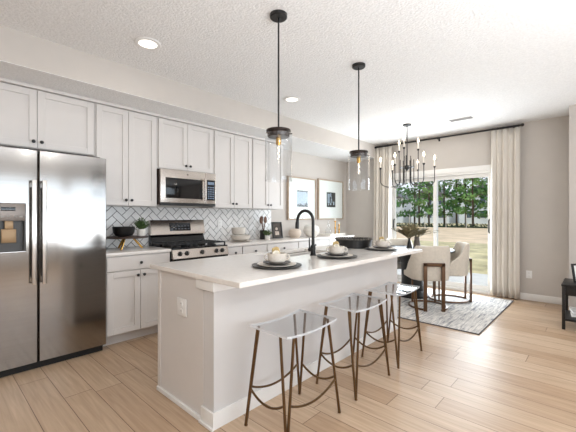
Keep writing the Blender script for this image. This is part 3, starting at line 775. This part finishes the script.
def recessed(x, y, label, power):
    t = thing('recessed_light', label, 'recessed light', (x, y, ZC), 0, 'recessed ceiling lights')
    f = MB(); f.lathe([(.072, -.004), (.098, -.001), (.102, -.006), (.098, -.010), (.072, -.011), (.072, -.004)], 40); f.build('trim_ring', trim_m, t)
    f = MB(); f.lathe([(0, -.003), (.073, -.003), (.073, -.007), (0, -.007)], 40); f.build('lens', can_m, t)
    l = bpy.data.lights.new('can_light', 'AREA'); l.shape = 'DISK'; l.size = .14; l.energy = power; l.color = (1, .96, .91)
    o = bpy.data.objects.new('can_light', l); COL.objects.link(o); o.parent = t; o.location = (0, 0, -.014)
recessed(1.258, 2.751, 'lit recessed light in the ceiling near the refrigerator', 1.5)
recessed(3.057, 2.768, 'lit recessed light in the ceiling behind the nearer pendant', 1.5)
recessed(-.9, 1.6, 'added unseen recessed fill light in the ceiling left of the camera', 12)  # unseen lamps from here to the vent are added to brighten the room
recessed(-.9, -1.6, 'added unseen recessed fill light in the ceiling behind the camera on the left', 12)
recessed(1.6, -1.6, 'added unseen recessed fill light in the ceiling behind the camera', 12)
recessed(4.1, -1.6, 'added unseen recessed fill light in the ceiling over the living room', 12)
# ceiling vent
t = thing('ceiling_vent', 'white slotted air vent in the ceiling before the dining wall', 'vent', (5.36, 1.50, ZC))
f = MB(); f.box(-.075, .075, -.17, .17, -.008, 0, .003); f.build('frame', trim_m, t)
f = MB()
for k in range(7): f.box(-.055+k*.0183-.003, -.055+k*.0183+.003, -.15, .15, -.012, -.007)
f.build('slats', mat('vent_grey', (150, 148, 146), .5), t)

def chandelier():
    t = thing('chandelier', 'black nine-light chandelier with candle bulbs over the dining table', 'chandelier', (5.13, 2.215, ZC))
    z = lambda h: h - ZC
    f = MB(); f.lathe([(0, 0), (.065, 0), (.065, -.018), (.05, -.024), (0, -.024)], 32); f.build('canopy', black_m, t)
    f = MB(); f.cyl(0, 0, z(1.98), -.02, .008, 12); f.lathe([(0, z(2.07)), (.03, z(2.07)), (.035, z(2.05)), (.035, z(2.02)), (.02, z(2.0)), (0, z(1.99))], 20); f.lathe([(.088, z(2.045)), (.10, z(2.045)), (.10, z(2.035)), (.088, z(2.035)), (.088, z(2.045))], 32)
    for k in range(6):
        a = k*PI/3 + .3; f.tube([(0, 0, z(2.04)), (.095*math.cos(a), .095*math.sin(a), z(2.04))], .005, 6)
    f.build('stem', black_m, t)
    def arm(ang, r0, r1, ztop_in, zbot, zcup):
        R = (r1-r0)/2; c, s_ = math.cos(ang), math.sin(ang)
        pr_ = [(r0, ztop_in), (r0, (ztop_in+zbot+R)/2), (r0, zbot+min(R, .09))]
        ry = min(R, .09)
        pr_ += [((r0+r1)/2 - R*math.cos(q), zbot+ry - ry*math.sin(q)) for q in [PI*k/12 for k in range(1, 12)]]
        pr_ += [(r1, zbot+ry), (r1, (zbot+ry+zcup)/2), (r1, zcup)]
        f = MB(); f.tube([(r*c, r*s_, z(h)) for r, h in pr_], .0065, 8)
        f.lathe([(0, z(zcup)-.002), (.010, z(zcup)-.002), (.018, z(zcup)+.012), (.018, z(zcup)+.026), (0, z(zcup)+.026)], 14, r1*c, r1*s_)
        a_ = f.build('arm', black_m, t)
        f = MB(); f.cyl(r1*c, r1*s_, z(zcup)+.02, z(zcup)+.125, .010, 12); f.build('candle_sleeve', candle_m, a_)
        f = MB(); f.lathe([(0, z(zcup)+.124), (.007, z(zcup)+.124), (.014, z(zcup)+.145), (.012, z(zcup)+.165), (.004, z(zcup)+.19), (0, z(zcup)+.20)], 12, r1*c, r1*s_); f.build('bulb', bulb_m, a_)
    base = math.radians(23.3)
    for k in range(6): arm(base + math.radians(35 + 60*k), .10, .40, 2.16, 1.735, 2.02)
    for k in range(3): arm(base + math.radians(-75 + 120*k), .055, .17, 2.22, 1.76, 2.30)
    lamp_light(t, z(2.10), 12, (1, .90, .78), .25)
chandelier()

# ------------------------------------------------------------------ curtains and rod
t = thing('curtain_rod', 'dark bronze curtain rod across the wall above the sliding door', 'curtain rod', (6.14, 2.1, 2.655))
f = MB(); f.tube([(0, -1.225, 0), (0, 1.23, 0)], .0155, 12); f.build('rod', black_m, t)
for s_ in (-1.24, 1.24):
    f = MB(); f.ball((0, s_, 0), .024, (1, 1, 1)); f.build('finial', black_m, t)
for y in (-1.13, 0, 1.215):
    f = MB(); f.box(-.012, XD-6.14, y-.008, y+.008, -.022, -.010, .002); f.box(XD-6.148, XD-6.14, y-.015, y+.015, -.045, .03, .002); f.build('bracket', black_m, t)
def curtain(y0, y1, label, folds, ph):
    t = thing('curtain', label, 'curtain', (6.135, (y0+y1)/2, 0), 0, 'linen curtains at the sliding door'); hw = (y1-y0)/2
    def fn(u, v):
        zz = .015 + 2.615*v
        am = .038*(1-.35*v)
        p = u*folds*2*PI + ph
        x = am*math.sin(p) + .010*math.sin(p*.5+1.3+v*2)
        y = -hw + 2*hw*u + .012*math.sin(2*p)*(1-.5*v) + .01*math.sin(v*3+ph)*(1-v)
        return Vector((x, y, zz))
    f = MB(); f.grid(fn, 110, 14); o = f.build('panel', curtain_m, t)
    md = o.modifiers.new('s', 'SOLIDIFY'); md.thickness = .004
    f = MB()
    for k in range(folds+1):
        yy = -hw + .02 + (2*hw-.04)*k/folds
        f.lathe([(.016, -.004), (.020, -.004), (.020, .004), (.016, .004), (.016, -.004)], 16, M=Matrix.Translation((.005, yy, 2.655)) @ Matrix.Rotation(PI/2, 4, 'X'))
    f.build('rings', black_m, t)
curtain(.885, 1.27, 'cream linen curtain hanging at the right side of the sliding door', 5, .4)
curtain(2.96, 3.345, 'cream linen curtain hanging at the left side of the sliding door', 6, 1.1)

# ------------------------------------------------------------------ rug, table, chairs
f = MB(); f.box(4.04, 6.0, .955, 3.35, .001, .011, .003); f.mi = 1
for a in ((4.034, 6.006, .949, .957), (4.034, 6.006, 3.348, 3.356), (4.034, 4.042, .949, 3.356), (5.998, 6.006, .949, 3.356)): f.box(a[0], a[1], a[2], a[3], .001, .012)
tag(f.build('rug', [rug_m, mat('rug_binding', (96, 94, 96), .9)]), 'pale grey distressed rug under the dining table and chairs', 'rug')
t = thing('dining_table', 'round black dining table on a thick pedestal under the chandelier', 'table', (5.30, 2.2, .012))
f = MB(); f.lathe([(0, .715), (.59, .715), (.615, .722), (.62, .738), (.61, .748), (0, .748)], 64); f.build('tabletop', black_m, t)
f = MB(); f.lathe([(0, 0), (.25, 0), (.25, .02), (.18, .10), (.16, .3), (.18, .55), (.27, .70), (.27, .714), (0, .714)], 48); f.build('pedestal', black_m, t)
def make_chair():
    t = thing('dining_chair', 'x', 'chair', (0, 0, 0), 0, 'upholstered dining chairs around the table')
    W, fr, rc = .235, .21, -.03
    def path(u):   # U plan from front left round the back to front right; returns point, outward normal, s (0 back .. 1 front)
        Ls = fr-rc; La = PI*W; T = 2*Ls+La; d = u*T
        if d < Ls: return Vector((-W, fr-d)), Vector((-1, 0)), .5+.5*(1-d/Ls)
        if d > Ls+La: return Vector((W, rc+(d-Ls-La))), Vector((1, 0)), .5+.5*((d-Ls-La)/Ls)
        a = PI + (d-Ls)/W
        n = Vector((math.cos(a), math.sin(a))); sq = lambda v: math.copysign(abs(v)**.62, v); return Vector((sq(n.x)*W, rc+sq(n.y)*W*.98)), n, .5*abs((d-Ls)/La*2-1)
    def top(s_):
        if s_ < .27: return .865
        q = min(1, max(0, (s_-.27)/.73)); return .47 + .395*(1-q)**2.4
    n = 44; prof = 10
    def shell(u, v):
        p, nr, s_ = path(u); zt_ = top(s_); zb = .395; th = .026; k = v*2*PI
        # rounded-slab cross section
        h = (zt_-zb)/2; zc = (zt_+zb)/2
        ex = 4.0; c, s2 = math.cos(k), math.sin(k)
        o = th*math.copysign(abs(c)**(2/ex), c); zz = zc + h*math.copysign(abs(s2)**(2/ex*.6), s2)
        lean = .022*max(0, (zz-.42)/.45)
        q = p + nr*(o + lean*(.6 if s_ > .5 else 1))
        return Vector((q.x, q.y, zz))
    f = MB(); f.grid(shell, n, 25)
    for u in (0, 1):
        f.bm.faces.new([f.bm.verts.new(shell(u, j/24)) for j in range(24)])
    f.build('shell', fabric_m, t, ang=50)
    f = MB(); pts = []
    for i in range(25): p, nr, s_ = path(i/24); pts.append((p.x-nr.x*.02, p.y-nr.y*.02))
    f.prism(pts, .385, .48, bev=.02); f.build('seat_cushion', cushion_m, t)
    f = MB(); yb = -.315
    for x in (-.115, .115): f.box(x-.023, x+.023, yb-.012, yb+.012, .0, .64, .003)
    f.box(-.138, .138, yb-.012, yb+.012, .595, .642, .003); f.build('back_frame', bronze_d, t)
    f = MB(); ring = []
    for k in range(33):
        a = -PI/2 + .44 + (2*PI-.88)*k/32
        ring.append((.245*math.cos(a), -.05 + .265*math.sin(a), .014))
    ring = [(.115, yb, .014)] + ring + [(-.115, yb, .014)]
    f.tube(ring, .014, 8, flat=(1.2, .95)); f.build('base_ring', bronze_d, t)
    for x in (-.16, .16):
        f = MB(); f.box(x-.011, x+.011, .125, .147, .02, .39, .003); f.build('leg', bronze_d, t)
    return t
ch = make_chair(); ch.location = (4.826, 1.80, .012); ch.rotation_euler = (0, 0, math.radians(38)-PI/2); ch['label'] = 'cream barrel dining chair with bronze back frame, back turned to the camera'
dup(ch, (5.38, 1.72, .012), math.radians(123)-PI/2, 'cream barrel dining chair right of the table, seen from its side before the glass door')
dup(ch, (5.57, 2.50, .012), math.radians(221)-PI/2, 'cream barrel dining chair across the table, mostly hidden behind the island')

# vases with dried leaves
t = thing('vase', 'slim black bottle vase with dried leaves on the dining table', 'vase', (5.04, 2.14, .76))
f = MB(); f.lathe([(0, 0), (.045, 0), (.05, .008), (.035, .07), (.018, .15), (.016, .18), (.011, .18), (.011, .15), (0, .04)], 24); f.build('body', black_m, t)
def sprigs(t, n, z0, sp, h, mt, name, droop=.5, leaf=.035):
    f = MB()
    for i in range(n):
        a = random.uniform(0, 2*PI); s_ = sp*random.uniform(.35, 1); hh = h*random.uniform(.6, 1)
        pts = [Vector((s_*math.cos(a)*q*q**.3, s_*math.sin(a)*q*q**.3, z0 + hh*(q - droop*q*q*(s_/sp)))) for q in [k/6 for k in range(7)]]
        f.tube(pts, .003, 5)
        for k in range(2, 7):
            for sd_ in (-1, 1):
                p = pts[k]; d_ = (pts[k]-pts[k-1]).normalized(); sd2 = d_.cross(Vector((0, 0, 1))); sd2 = (sd2.normalized() if sd2.length > .01 else Vector((1, 0, 0)))*sd_
                q = p + d_*leaf*1.1 + sd2*leaf + Vector((0, 0, random.uniform(-.3, .3)*leaf)); m1 = p + d_*leaf*.9 + sd2*leaf*.2; m2 = p + d_*leaf*.1 + sd2*leaf*.7
                f.bm.faces.new([f.bm.verts.new(x) for x in (p, m1, q, m2)])
    f.build(name, mt, t)
sprigs(t, 22, .15, .24, .24, dry_m, 'dried_stems', .25, .05)
t = thing('vase', 'taupe stoneware vase with spiky dried leaves on the dining table', 'vase', (5.13, 2.06, .76))
f = MB(); f.lathe([(0, 0), (.055, 0), (.06, .01), (.05, .09), (.036, .17), (.04, .195), (.032, .195), (.028, .17), (0, .05)], 24); f.build('body', mat('taupe_stoneware', (112, 102, 92), .6, var=.2, vscale=20), t)
sprigs(t, 26, .17, .30, .24, dry_m, 'dried_stems', .45, .045)

# ------------------------------------------------------------------ wall art
def art(x0, x1, z0, z1, label, kind):
    t = thing('framed_art', label, 'picture', ((x0+x1)/2, YK, (z0+z1)/2)); hw, hh = (x1-x0)/2, (z1-z0)/2
    f = MB(); wd = .022; d = .045
    f.box(-hw, -hw+wd, -d, 0, -hh, hh, .002); f.box(hw-wd, hw, -d, 0, -hh, hh, .002); f.box(-hw+wd, hw-wd, -d, 0, hh-wd, hh, .002); f.box(-hw+wd, hw-wd, -d, 0, -hh, -hh+wd, .002); f.build('frame', wood_m, t)
    f = MB(); f.box(-hw+wd, hw-wd, -.028, -.004, -hh+wd, hh-wd); f.build('mat_board', paper_m, t)
    pw, ph = .15, .15
    f = MB(); f.box(-pw, pw, -.0295, -.0285, -ph, ph); p = f.build('print', print_m if kind == 0 else ink_m, t)
    f = MB(); y0, y1 = -.0312, -.0296
    if kind == 0:
        f.box(-pw, pw, y0, y1, ph-.02, ph); f.box(-pw, pw, y0, y1, -ph, -ph+.008)
        for k in range(18):
            xx = -pw+.01+k*.0165; f.box(xx, xx+.012, y0, y1, -ph+.01, -ph+.02+random.uniform(.005, .05))
        f.build('sketch_marks', ink_m, p)
    else:
        for k in range(14):
            xx = random.uniform(-pw+.02, pw-.06); zz = random.uniform(-ph+.02, ph-.08); f.box(xx, xx+random.uniform(.015, .05), y0, y1, zz, zz+random.uniform(.03, .09))
        f.box(-pw+.03, -pw+.10, y0, y1, -ph+.08, ph-.03); f.build('pale_patches', print_m, p)
    f = MB(); f.box(-hw+wd, hw-wd, -.037, -.035, -hh+wd, hh-wd); f.build('glass', glassd, t)
art(4.33, 5.12, 1.21, 1.985, 'large square framed print with pale sketch, left of the pair', 0)
art(5.20, 6.06, 1.21, 2.01, 'large square framed print with dark photo, right of the pair', 1)

# ------------------------------------------------------------------ things on the wall worktop
Z = .914
t = thing('cake_stand', 'round wooden riser on gold legs next to the range', 'stand', (1.50, 3.78, Z))
f = MB(); f.lathe([(0, .122), (.205, .122), (.212, .126), (.212, .137), (.207, .14), (0, .14)], 48); f.build('top', mat('smoked_wood', (64, 48, 40), .5, var=.25, vscale=9, stretch=(6,1,1)), t)
for k in range(3):
    a = PI*.5 + 2*PI*k/3 + .25; c, s_ = math.cos(a), math.sin(a)
    f = MB(); f.tube([(.15*c, .15*s_, .008), (.06*c, .06*s_, .12)], .011, 10); f.build('leg', gold_m, t)
f = MB(); f.lathe([(0, 0), (.05, 0), (.085, .012), (.105, .045), (.110, .095), (.114, .105), (.106, .105), (.102, .09), (.095, .045), (.07, .018), (0, .012)], 40)
tag(f.build('bowl', black_m, None, (1.455, 3.76, Z+.140)), 'black bowl standing on the wooden riser', 'bowl')
def potted(x, y, z, r, h, label, lh, n, pot_m):
    t = thing('potted_plant', label, 'plant', (x, y, z))
    f = MB(); f.lathe([(0, 0), (r*.85, 0), (r*.9, .004), (r, h), (r*.88, h), (r*.8, h*.8), (0, h*.8)], 28); f.build('pot', pot_m, t)
    f = MB()
    for i in range(n):
        a = random.uniform(0, 2*PI); s_ = random.uniform(.1, 1); hh = lh*random.uniform(.5, 1); l = r*1.9*s_
        b0 = Vector((.3*r*math.cos(a), .3*r*math.sin(a), h*.8)); tip = Vector((l*math.cos(a), l*math.sin(a), h+hh*(1-.45*s_)))
        f.tube([b0, (b0+tip)/2 + Vector((0, 0, .012)), tip], [.0018, .0016, .001], 4)
        for q in (.45, .6, .75, .9, 1.0):
            p = b0.lerp(tip, q); d_ = Vector((random.gauss(0, 1), random.gauss(0, 1), random.gauss(0, .6))).normalized()*.016; e_ = d_.cross(Vector((random.gauss(0, 1), random.gauss(0, 1), random.gauss(0, 1)))).normalized()*.008
            f.bm.faces.new([f.bm.verts.new(v) for v in (p, p+d_*.5+e_, p+d_, p+d_*.5-e_)])
    f.build('foliage', leaf_m, t)
potted(1.655, 3.79, Z+.140,   .047, .075, 'small green plant in white pot on the wooden riser', .14, 95, white_cer)
# stacked bowls
f = MB(); f.lathe([(0, 0), (.08, 0), (.16, .014), (.165, .02), (.16, .02), (.08, .007), (0, .007)], 44); tag(f.build('serving_plate', cream_cer, None, (3.04, 3.74, Z)), 'wide cream plate at the bottom of the stack right of the range', 'plate')
f = MB(); f.lathe([(0, 0), (.06, 0), (.125, .03), (.145, .085), (.138, .085), (.118, .035), (.05, .01), (0, .008)], 44); tag(f.build('serving_bowl', cream_cer, None, (3.04, 3.74, Z+.0075)), 'wide cream serving bowl lowest in the stack right of the range', 'bowl')
f = MB(); f.lathe([(0, 0), (.05, 0), (.098, .03), (.115, .075), (.109, .075), (.09, .033), (.05, .01), (0, .008)], 40); tag(f.build('cereal_bowl', white_cer, None, (3.075, 3.735, Z+.0165)), 'white bowl nested inside the wide cream bowl right of the range', 'bowl')
f = MB(); f.lathe([(0, 0), (.07, 0), (.088, .012), (.098, .05), (.1, .10), (.094, .10), (.088, .05), (.07, .014), (0, .01)], 40); tag(f.build('tall_bowl', cream_cer, None, (3.01, 3.745, Z+.10)), 'cream straight-sided bowl on top of the stack right of the range', 'bowl')
f = MB(); f.lathe([(0, 0), (.03, 0), (.042, .01), (.043, .065), (.039, .065), (.038, .014), (0, .008)], 24)
# utensil crock
t = thing('utensil_crock', 'black crock holding wooden spoons at the end of the backsplash', 'crock', (3.62, 3.88, Z))
f = MB(); f.lathe([(0, 0), (.055, 0), (.058, .004), (.058, .14), (.052, .14), (.052, .01), (0, .008)], 28); f.build('crock', black_m, t)
for i, (dx, dy, L_, lab) in enumerate(((-.075, .0, .34, 'wooden spoon leaning left in the black crock'), (-.03, .03, .36, 'tall wooden spoon at the back of the black crock'), (.055, .0, .35, 'wooden spatula leaning right in the black crock'))):
    u = thing('wooden_utensil', lab, 'utensil', (3.62, 3.88, Z+.012), 0, 'wooden utensils in the crock')
    d = Vector((dx, dy, .28)).normalized(); b0 = Vector((-dx*.35, -dy*.35, 0))
    f = MB(); f.tube([b0, b0+d*L_*.75], .006, 8); f.build('handle', dwood_m, u)
    c = b0 + d*L_*.85
    f = MB(); f.ball((c.x, c.y, c.z), .038, (1, .35, 1.35) if i < 2 else (.9, .25, 1.5)); f.build('head', dwood_m, u)
potted(3.585, 3.755, Z, .042, .065, 'small green plant in white pot before the utensil crock', .10, 55, white_cer)
def photo_frame(loc, rz, w_, h_, label, mt, tilt=.16, pm=None):
    t = thing('photo_frame', label, 'photo frame', loc, rz)
    M = Matrix.Rotation(-tilt, 4, 'X')
    f = MB(); wd = .022
    f.box(-w_/2, -w_/2+wd, -.016, 0, 0, h_, .002, M=M); f.box(w_/2-wd, w_/2, -.016, 0, 0, h_, .002, M=M); f.box(-w_/2+wd, w_/2-wd, -.016, 0, 0, wd, .002, M=M); f.box(-w_/2+wd, w_/2-wd, -.016, 0, h_-wd, h_, .002, M=M); f.build('frame', mt, t)
    f = MB(); f.box(-w_/2+wd, w_/2-wd, -.008, -.003, wd, h_-wd, M=M); p = f.build('photo', pm or mat('dark_photo', (66, 56, 50), .3, var=.7, vscale=16), t)
    f = MB(); f.lathe([(0, 0), (.024, 0), (.024, .0012), (0, .0012)], 20, M=M @ Matrix.Translation((-.01, -.008, h_*.58)) @ RX); f.box(-.045, .03, -.0095, -.0078, h_*.2, h_*.42, M=M); f.build('photo_highlight', mat('photo_pale', (196, 180, 166), .4, var=.3, vscale=30), p)
    f = MB(); f.box(-.02, .02, .0, .006, 0, h_*.7, .002, M=Matrix.Translation((0, .075, 0)) @ Matrix.Rotation(.12, 4, 'X') if False else Matrix.Translation((0, h_*.22, 0.004)) @ Matrix.Rotation(.10, 4, 'X')); f.build('easel_back', black_m, t)
    return t
photo_frame((3.885, 3.83, Z+.003), -.15, .20, .265, 'small black framed photo on the worktop beside the plant', black_m)
f = MB(); f.lathe([(0, 0), (.07, 0), (.10, .035), (.112, .08), (.10, .125), (.07, .145), (.063, .14), (.09, .12), (.102, .08), (.09, .035), (0, .01)], 40); tag(f.build('round_pot', mat('beige_stoneware', (214, 198, 182), .5, var=.05), None, (4.27, 3.80, Z)), 'beige rounded pot on the worktop right of the small photo', 'pot')
f = MB(); f.lathe([(0, 0), (.08, 0), (.13, .05), (.15, .11), (.125, .18), (.08, .205), (.072, .20), (.115, .175), (.138, .11), (.11, .05), (0, .01)], 40); tag(f.build('round_pot', white_cer, None, (4.72, 3.80, Z)), 'larger white rounded pot behind the faucet', 'pot')
# glass tray with bottles
f = MB(); f.box(-.24, .24, -.13, .13, 0, .012, .004); f.mi = 1
for a in ((-.24, .24, -.13, -.124), (-.24, .24, .124, .13), (-.24, -.234, -.13, .13), (.234, .24, -.13, .13)): f.box(*a, .012, .035, .001)
tag(f.build('serving_tray', [white_cer, white_cer], None, (5.30, 3.76, Z)), 'white tray under the candlesticks at the far end of the worktop', 'tray')
def candlestick(x, y, h, label):
    t = thing('candlestick', label, 'candlestick', (x, y, Z+.0125), 0, 'gold candlesticks on the tray')
    f = MB(); f.lathe([(0, 0), (.042, 0), (.042, .008), (.012, .02), (.01, h*.4), (.022, h*.48), (.01, h*.56), (.01, h*.9), (.024, h*.95), (.024, h), (0, h)], 24); f.build('stick', gold_m, t)
    f = MB(); f.cyl(0, 0, h, h+.05, .011, 12); f.build('candle', candle_m, t)
candlestick(5.37, 3.74, .26, 'taller gold candlestick on the tray under the art')
candlestick(5.47, 3.72, .19, 'shorter gold candlestick on the tray under the art')
t = thing('decanter', 'clear glass decanter on the tray left of the gold candlesticks', 'decanter', (5.19, 3.77, Z+.0125))
f = MB(); f.lathe([(0, 0), (.055, 0), (.06, .01), (.06, .09), (.022, .14), (.018, .20), (.024, .21), (.02, .21), (.015, .2), (.02, .14), (.055, .085), (.055, .012), (0, .008)], 28); f.build('body', glassp, t)
f = MB(); f.lathe([(0, .205), (.014, .205), (.014, .22), (.026, .24), (.02, .27), (0, .28)], 20); f.build('stopper', glassp, t)

# ------------------------------------------------------------------ end table at the right
t = thing('end_table', 'black wooden end table with lower shelf at the right edge', 'table', (4.875, -.255, 0))
f = MB(); f.box(-.005, .50, -.01, .575, .485, .51, .003); f.build('top', black_m, t)
f = MB(); f.box(.01, .485, .005, .56, .385, .484, .002); dd = f.build('apron', black_m, t)
for x in (.0, .465):
    for y in (.0, .54):
        f = MB(); f.box(x, x+.03, y, y+.03, 0, .485, .002); f.build('leg', black_m, t)
f = MB(); f.box(.005, .49, .005, .565, .10, .122, .002); f.build('shelf', black_m, t)
photo_frame((5.11, .165, .5135), -.7, .18, .215, 'small black framed photo standing on the end table', black_m, .16, paper_m)
for i, (hh, mt, lab) in enumerate(((.035, white_cer, 'white book lying lowest on the end table shelf'), (.03, cushion_m, 'grey book lying on the white book on the end table shelf'))):
    t = thing('book', lab, 'book', (5.15, .10, .1225+.0355*i), .1+.1*i, 'books on the end table shelf')
    f = MB(); f.box(-.11, .11, -.15, .15, 0, .003); f.box(-.11, .11, -.15, .15, hh-.003, hh); f.box(-.11, .11, -.15, -.147, 0, hh); f.build('cover', mt, t)
    f = MB(); f.box(-.106, .106, -.146, .146, .0031, hh-.0031); f.build('pages', paper_m, t)
f = MB(); f.lathe([(0, 0), (.04, 0), (.075, .03), (.085, .06), (.08, .06), (.07, .033), (0, .01)], 28); tag(f.build('bowl', white_cer, None, (5.13, .12, .1885)), 'white bowl on the books on the end table shelf', 'bowl')
